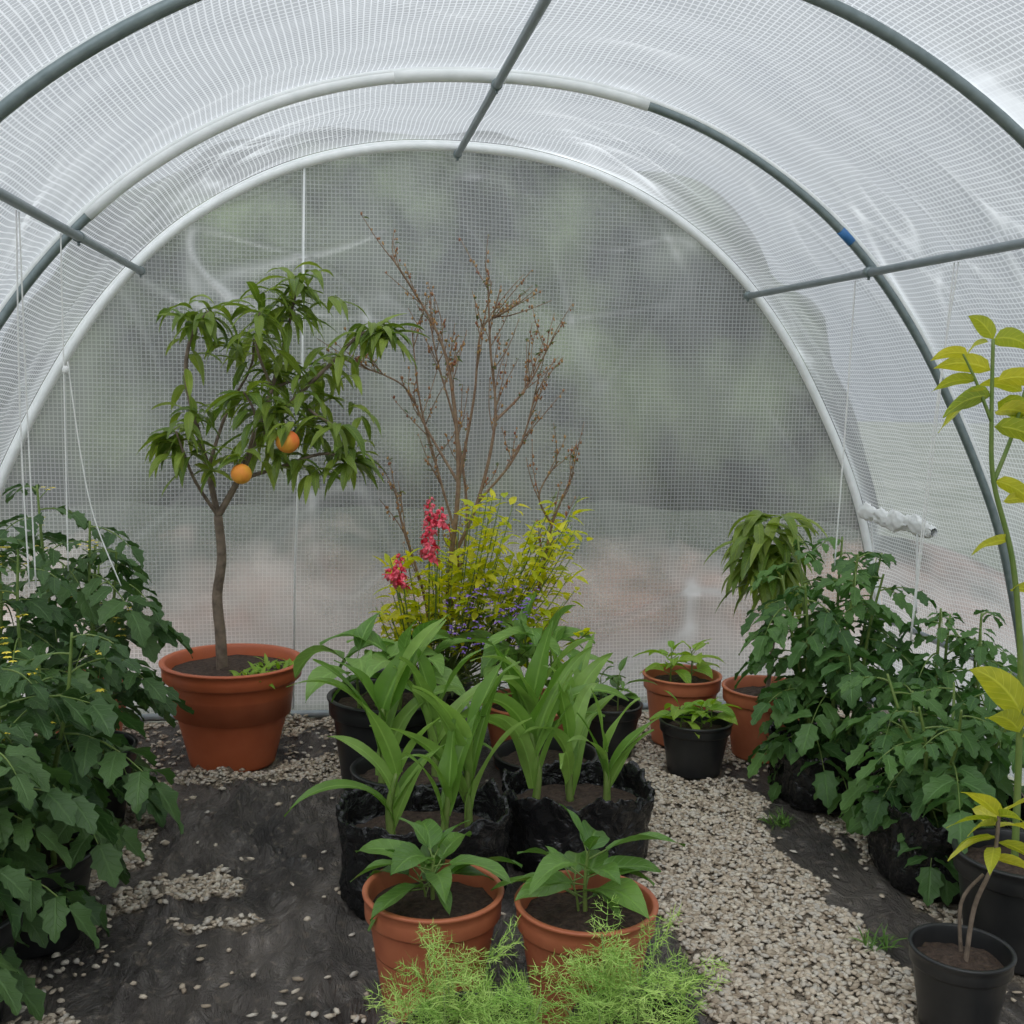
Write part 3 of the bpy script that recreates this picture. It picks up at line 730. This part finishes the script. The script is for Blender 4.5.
# ---- tall citrus at right
ox=-.115
g=group('potted_lemon_tree',(1.56+ox,2.12,0)); sz=pot(g,1.56+ox,2.12,.13,.23,m_black); S=B();Lf=B()
P_=CR([(1.55+ox,2.12,sz-.01),(1.54+ox,2.12,.45),(1.52+ox,2.11,.66),(1.48+ox,2.10,.86),(1.42+ox,2.09,1.02),(1.40+ox,2.08,1.14),(1.385+ox,2.07,1.30)],6); S.tube(P_,[.008,.0035],8)
P2=CR([(1.42+ox,2.09,1.02),(1.455+ox,2.09,1.12),(1.475+ox,2.08,1.24)],5); S.tube(P2,[.005,.003],7)
P3=CR([(1.40+ox,2.08,1.14),(1.36+ox,2.08,1.22),(1.33+ox,2.08,1.27)],5); S.tube(P3,[.004,.002],7)
for p0,az,el,l in [((1.395,2.08,1.19),3.3,.1,.11),((1.39,2.08,1.20),3.1,-.3,.12),((1.39,2.08,1.24),2.8,.5,.10),((1.34,2.08,1.27),3.0,.3,.07),((1.34,2.08,1.27),.5,.8,.07),((1.36,2.08,1.22),2.9,.2,.08),((1.385,2.07,1.30),3.5,.9,.08),((1.385,2.07,1.30),.2,.3,.10),((1.40,2.07,1.16),.2,.3,.11),((1.40,2.07,1.13),-.6,.1,.11),((1.40,2.07,1.22),-.4,.4,.10),((1.41,2.08,1.18),.1,-.1,.12),((1.45,2.08,1.14),.3,.0,.12),((1.46,2.08,1.22),.2,.3,.11),((1.46,2.08,1.2),2.9,.6,.08),((1.455,2.08,1.12),-.5,-.3,.10),((1.47,2.10,.90),3.2,.15,.085),((1.45,2.1,.98),0.,.4,.08),((1.48,2.1,.8),0.2,.2,.09),((1.43,2.1,1.02),-.3,-.1,.09),((1.525,2.1,.54),3.3,1.0,.16),((1.525,2.1,.50),3.6,.8,.13),((1.53,2.1,.54),-1.2,.6,.15),((1.53,2.1,.49),-.3,.5,.13)]:
    q0=V((p0[0]+ox,p0[1],p0[2])); leaf(Lf,q0,adir(az,el),l*1.1,l*.56,p_ovate,8,2,.9,.25,.03,rnd=U(.2,1),roll=U(.7,1.2)*(1 if math.cos(az)<0 else -1))
child(S,'stem',m_stemg,g);child(Lf,'leaves',m_cit,g)
# ---- sapling right front
x,y=1.17,1.87
g=group('potted_sapling',(x,y,0)); sz=pot(g,x,y,.092,.165,m_black); S=B();Lf=B()
S.tube(CR([(x+.01,y,sz-.01),(x+.02,y,.24),(x+.045,y-.01,.33),(x+.05,y-.01,.42)],5),[.005,.0035],7)
S.tube(CR([(x+.015,y+.02,sz-.01),(x+.005,y+.02,.24),(x+.04,y+.01,.30)],5),[.004,.003],7)
for p0,az,el,l in [((.05,-.01,.42),3.2,.9,.10),((.05,-.01,.41),3.0,.3,.10),((.045,-.01,.38),3.3,.1,.11),((.045,-.01,.38),2.7,-.2,.09),((.05,-.01,.42),0.,.7,.11),((.05,-.01,.40),.3,.1,.11),((.05,-.01,.37),0,-.1,.10),((.04,-.01,.34),-.6,.2,.09),((.05,-.01,.42),-1.5,.6,.08),((.05,0,.4),1.5,.4,.09),((.045,-.01,.36),-2.2,.1,.08),((.05,0,.40),3.6,.4,.09)]:
    leaf(Lf,(x+p0[0],y+p0[1],p0[2]),adir(az,el),l,l*.5,p_ovate,8,2,.8,.3,.03,rnd=U(.3,1),roll=U(.2,.9)*(1 if math.cos(az)<0 else -1))
child(S,'stem',m_bark,g);child(Lf,'leaves',m_cit,g)
# weeds
for x,y,n in ((1.22,2.86,60),(1.17,2.18,40)):
    b=B()
    for q in range(n): leaf(b,(x+U(-.03,.03),y+U(-.02,.02),0.0),adir(U(0,6.28),U(.6,1.4)),U(.03,.06),.004,p_lance,4,1,.9,.1)
    b.obj('grass_tuft',m_pep,None,True,(x,y,0))

# ---------------------------------------------------------------- outside
m_out,nt,out=newmat('outside_ground'); oc=objco(nt); p=N(nt,'ShaderNodeBsdfPrincipled',i_Roughness=.95)
L(nt,mixc(nt,ramp(nt,noise_tex(nt,.9,4,oc),.4,.6),(.20,.22,.16),(.30,.31,.25)),p.inputs['Base Color']); L(nt,p.outputs[0],out.inputs[0])
b=B(); b.grid([[(-30,-30,-.03),(30,-30,-.03)],[(-30,40,-.03),(30,40,-.03)]],.5); b.obj('ground',m_out)
m_bank,nt,out=newmat('earth_bank_soil'); oc=objco(nt); p=N(nt,'ShaderNodeBsdfPrincipled',i_Roughness=.95)
sep=N(nt,'ShaderNodeSeparateXYZ'); L(nt,oc,sep.inputs[0]); nz_=noise_tex(nt,2.5,4,oc)
c=mixc(nt,ramp(nt,nz_,.4,.62),(.36,.245,.20),(.44,.38,.335))
c=mixc(nt,ramp(nt,M(nt,'MULTIPLY_ADD',nz_,.3,sep.outputs[2]),.32,.12),c,(.60,.58,.55))
c=mixc(nt,ramp(nt,M(nt,'MULTIPLY_ADD',noise_tex(nt,3,5,oc),.9,sep.outputs[2]),.62,.96),c,(.05,.06,.045))
L(nt,c,p.inputs['Base Color']); L(nt,p.outputs[0],out.inputs[0])
b=B(); rows=[]
for k in range(25):
    t=k/24; y=4.25+1.0*t
    rows.append([(-3.0+6.8*j/60,y,-.03+ (.64*min(1,t*1.05)**1.1+.05*noise.noise(V((j*.25,t*5,0)))*min(1,t*6))*(1-((j/30-1)**4)*.9)) for j in range(61)])
b.grid(rows,.5); b.obj('earth_bank',m_bank)
m_hedge,nt,out=newmat('hedge_foliage'); oc=objco(nt); p=N(nt,'ShaderNodeBsdfPrincipled',i_Roughness=.9)
c=mixc(nt,ramp(nt,noise_tex(nt,1.9,5,oc,.6),.42,.68),(.014,.018,.016),(.12,.15,.09)); L(nt,c,p.inputs['Base Color']); L(nt,p.outputs[0],out.inputs[0])
b=B(); rows=[]; n=80; x0,x1=-1.90,3.0
for i in range(n+1):
    t=i/n; s_=2*t-1; en=max(.03,(1-abs(s_)**2.9))**.5; hh=2.42*en*(1+.03*noise.noise(V((t*7,3,1)))); row=[]
    for j in range(31):
        a=math.pi*j/30; q=V((x0+(x1-x0)*t,5.98-math.cos(a)*.50*en,.0+hh*math.sin(a)**.5))
        row.append(q+V((noise.noise(q*2.6)*.6,noise.noise(q*2.6+V((5,0,0))),noise.noise(q*2.6+V((0,5,0)))*.4*min(1,q.z)))*.16)
    rows.append(row)
b.grid(rows,.5); b.obj('hedge',m_hedge)

# world
w=bpy.data.worlds.new('overcast'); scene.world=w; w.use_nodes=True; nt=w.node_tree; nt.nodes.clear()
out=nt.nodes.new('ShaderNodeOutputWorld'); bg=nt.nodes.new('ShaderNodeBackground')
tc=N(nt,'ShaderNodeTexCoord'); sep=N(nt,'ShaderNodeSeparateXYZ'); L(nt,tc.outputs['Generated'],sep.inputs[0])
g1=ramp(nt,sep.outputs[2],0,.8); cl=noise_tex(nt,2.4,5,tc.outputs['Generated'],.55)
c=mixc(nt,g1,(.33,.355,.38),(.95,.98,1.0)); c=mixc(nt,M(nt,'MULTIPLY',ramp(nt,cl,.4,.7),.35),c,(.56,.60,.66))
L(nt,c,bg.inputs[0]); bg.inputs[1].default_value=1.42; L(nt,bg.outputs[0],out.inputs[0])
sd=bpy.data.lights.new('sun','SUN'); sd.energy=3.7; sd.angle=math.radians(50); so=bpy.data.objects.new('sun',sd); COL.objects.link(so)
so.rotation_euler=(math.radians(34),math.radians(-15),0); so.location=(0,-3,6)
print('done')
